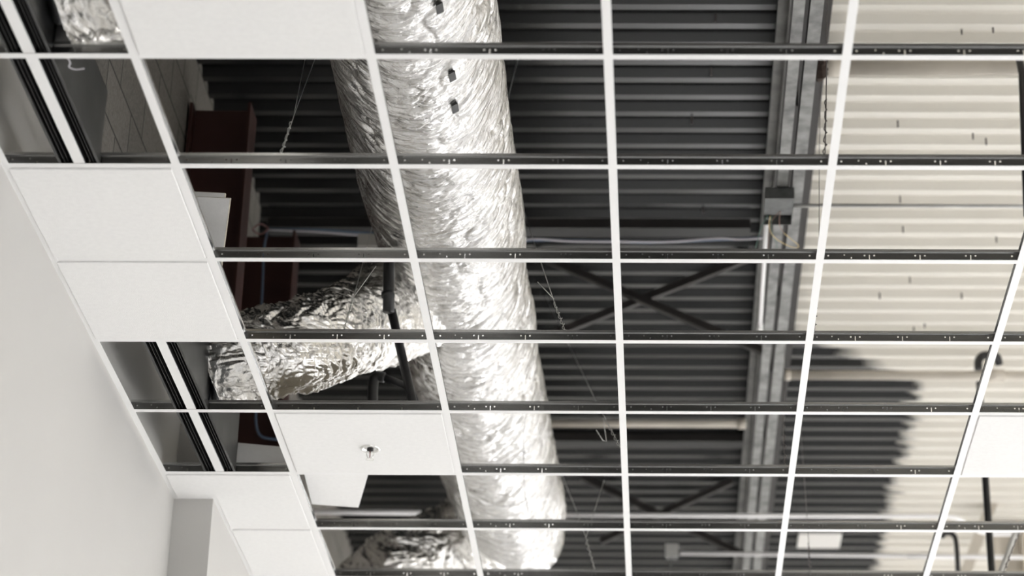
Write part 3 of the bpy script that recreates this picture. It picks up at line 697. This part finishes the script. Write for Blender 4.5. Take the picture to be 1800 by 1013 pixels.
# ------------------------------------------------------------------ hanger wires (from tee webs to the deck)
def wire(pts, lab, r=.0013, mat='wire', tail=None, twist=None, group='hanger wires'):
    """pts: (px, py, z) along the wire"""
    W = [atz(*p) for p in pts]; root = empty('hanger_wire', W[0], lab, 'wire', group)
    m = MB(); m.tube(W, r, 6); part(m, 'strand', MT[mat], root, True)
    if twist:
        a, b = atz(*twist[0]), atz(*twist[1]); d = b-a; q = d.normalized().orthogonal(); q2 = d.normalized().cross(q)
        tp = [a+d*(i/40)+(q*math.cos(i*.8)+q2*math.sin(i*.8))*.0034*(1+.5*math.sin(i*1.7)) for i in range(41)]
        m = MB(); m.tube(tp, r, 5); part(m, 'twist', MT[mat], root, True)
    if tail:
        m = MB(); m.tube([atz(*p) for p in tail], r, 6); part(m, 'tail', MT[mat], root, True)
wire([(493, 275, 4.872), (516, 205, 5.35), (553, 105, 6.1), (575, 45, 7.0)], 'twisted hanger wire left of the foil duct, rising from the second row tee', twist=((494, 272, 4.89), (512, 215, 5.25)), tail=[(516, 205, 5.35), (536, 105, 6.1)])
wire([(603, 585, 4.872), (622, 522, 5.2), (658, 385, 6.35), (680, 300, 7.0)], 'hanger wire in front of the flex duct, with one loose tail', twist=((604, 580, 4.88), (621, 526, 5.18)), tail=[(622, 522, 5.2), (661, 468, 5.3)])
wire([(995, 585, 4.872), (974, 530, 5.2), (910, 340, 6.7), (895, 296, 7.0)], 'hanger wire with a short bent tail, right of the duct above the fourth row tee', twist=((994, 582, 4.88), (974, 532, 5.19)), tail=[(974, 526, 5.2), (945, 496, 5.25)])
wire([(1092, 790, 4.90), (1078, 762, 5.0), (1045, 700, 5.5), (985, 575, 6.6), (960, 520, 7.0)], 'hanger wire with a hooked tail beside the middle runner', .0011, twist=((1090, 786, 4.9), (1064, 738, 5.15)), tail=[(1060, 735, 5.15), (1066, 776, 5.1), (1060, 775, 5.1), (1048, 756, 5.1)])
wire([(1046, 1003, 4.878), (1030, 945, 5.05), (1010, 890, 5.3), (965, 780, 6.25), (940, 715, 7.0)], 'hanger wire right of the duct end at the bottom', .0013, twist=((1045, 1000, 4.88), (1030, 948, 5.04)), tail=[(1030, 945, 5.05), (1062, 845, 5.4)])
wire([(880, 232, 5.7), (896, 160, 6.3), (911, 100, 6.9)], 'straight hanger wire touching the upper right side of the foil duct', .0022)
wire([(930, 905, 4.872), (921, 860, 5.0), (920, 760, 5.25), (926, 720, 5.32)], 'thin dark wire hanging across the lower part of the foil duct', .0008, 'wiredark')
wire([(1440, 480, 5.0), (1440, 300, 6.0), (1442, 130, 6.98)], 'thin dark wire hanging straight beside the joist at upper right', .0012, 'wiredark')
wire([(1450, 285, 4.872), (1452, 190, 5.3), (1453, 100, 5.9), (1455, -30, 6.98)], 'knotted dark hanger wire over the end of the large cream pipe', .0017, 'wiredark', twist=((1450, 280, 4.89), (1452, 175, 5.4)))
wire([(1431, 590, 4.872), (1436, 520, 5.2), (1443, 475, 5.5), (1446, 380, 6.98)], 'dark kinked hanger wire hidden partly by the fourth runner', .0017, 'wiredark', twist=((1431, 588, 4.88), (1437, 515, 5.2)))
wire([(1381, 825, 4.875), (1377, 780, 5.1), (1378, 690, 5.7), (1380, 560, 6.9)], 'thin twisted wire right of the joist, above the sixth row tee', .0013, 'wiredark', twist=((1381, 822, 4.88), (1378, 735, 5.3)))
wire([(1424, 1000, 4.872), (1420, 930, 5.1), (1413, 830, 5.6), (1403, 720, 6.98)], 'dark hanger wire right of the fourth runner at the bottom', .0013, 'wiredark', twist=((1424, 998, 4.88), (1421, 955, 5.05)))
wire([(1765, 1003, 4.872), (1780, 965, 5.0), (1793, 935, 5.2), (1815, 880, 6.98)], 'dark twisted hanger wire at the bottom right corner', .0018, 'wiredark', twist=((1767, 1000, 4.88), (1792, 936, 5.2)))
# scrap of string left on the top left tee
p = atz(118, 101, G+.004)
pts = smoothpath([p+Vector(q) for q in ((-.02, -.004, .0), (0, .0, -.002), (.004, .02, -.004), (-.004, .045, -.003), (.012, .055, -.004), (.034, .052, -.003))], 5)
pipe('string_scrap', pts, .0018, 'whitesh', 'scrap of white string hanging from the top left tee', 'string', n=6)
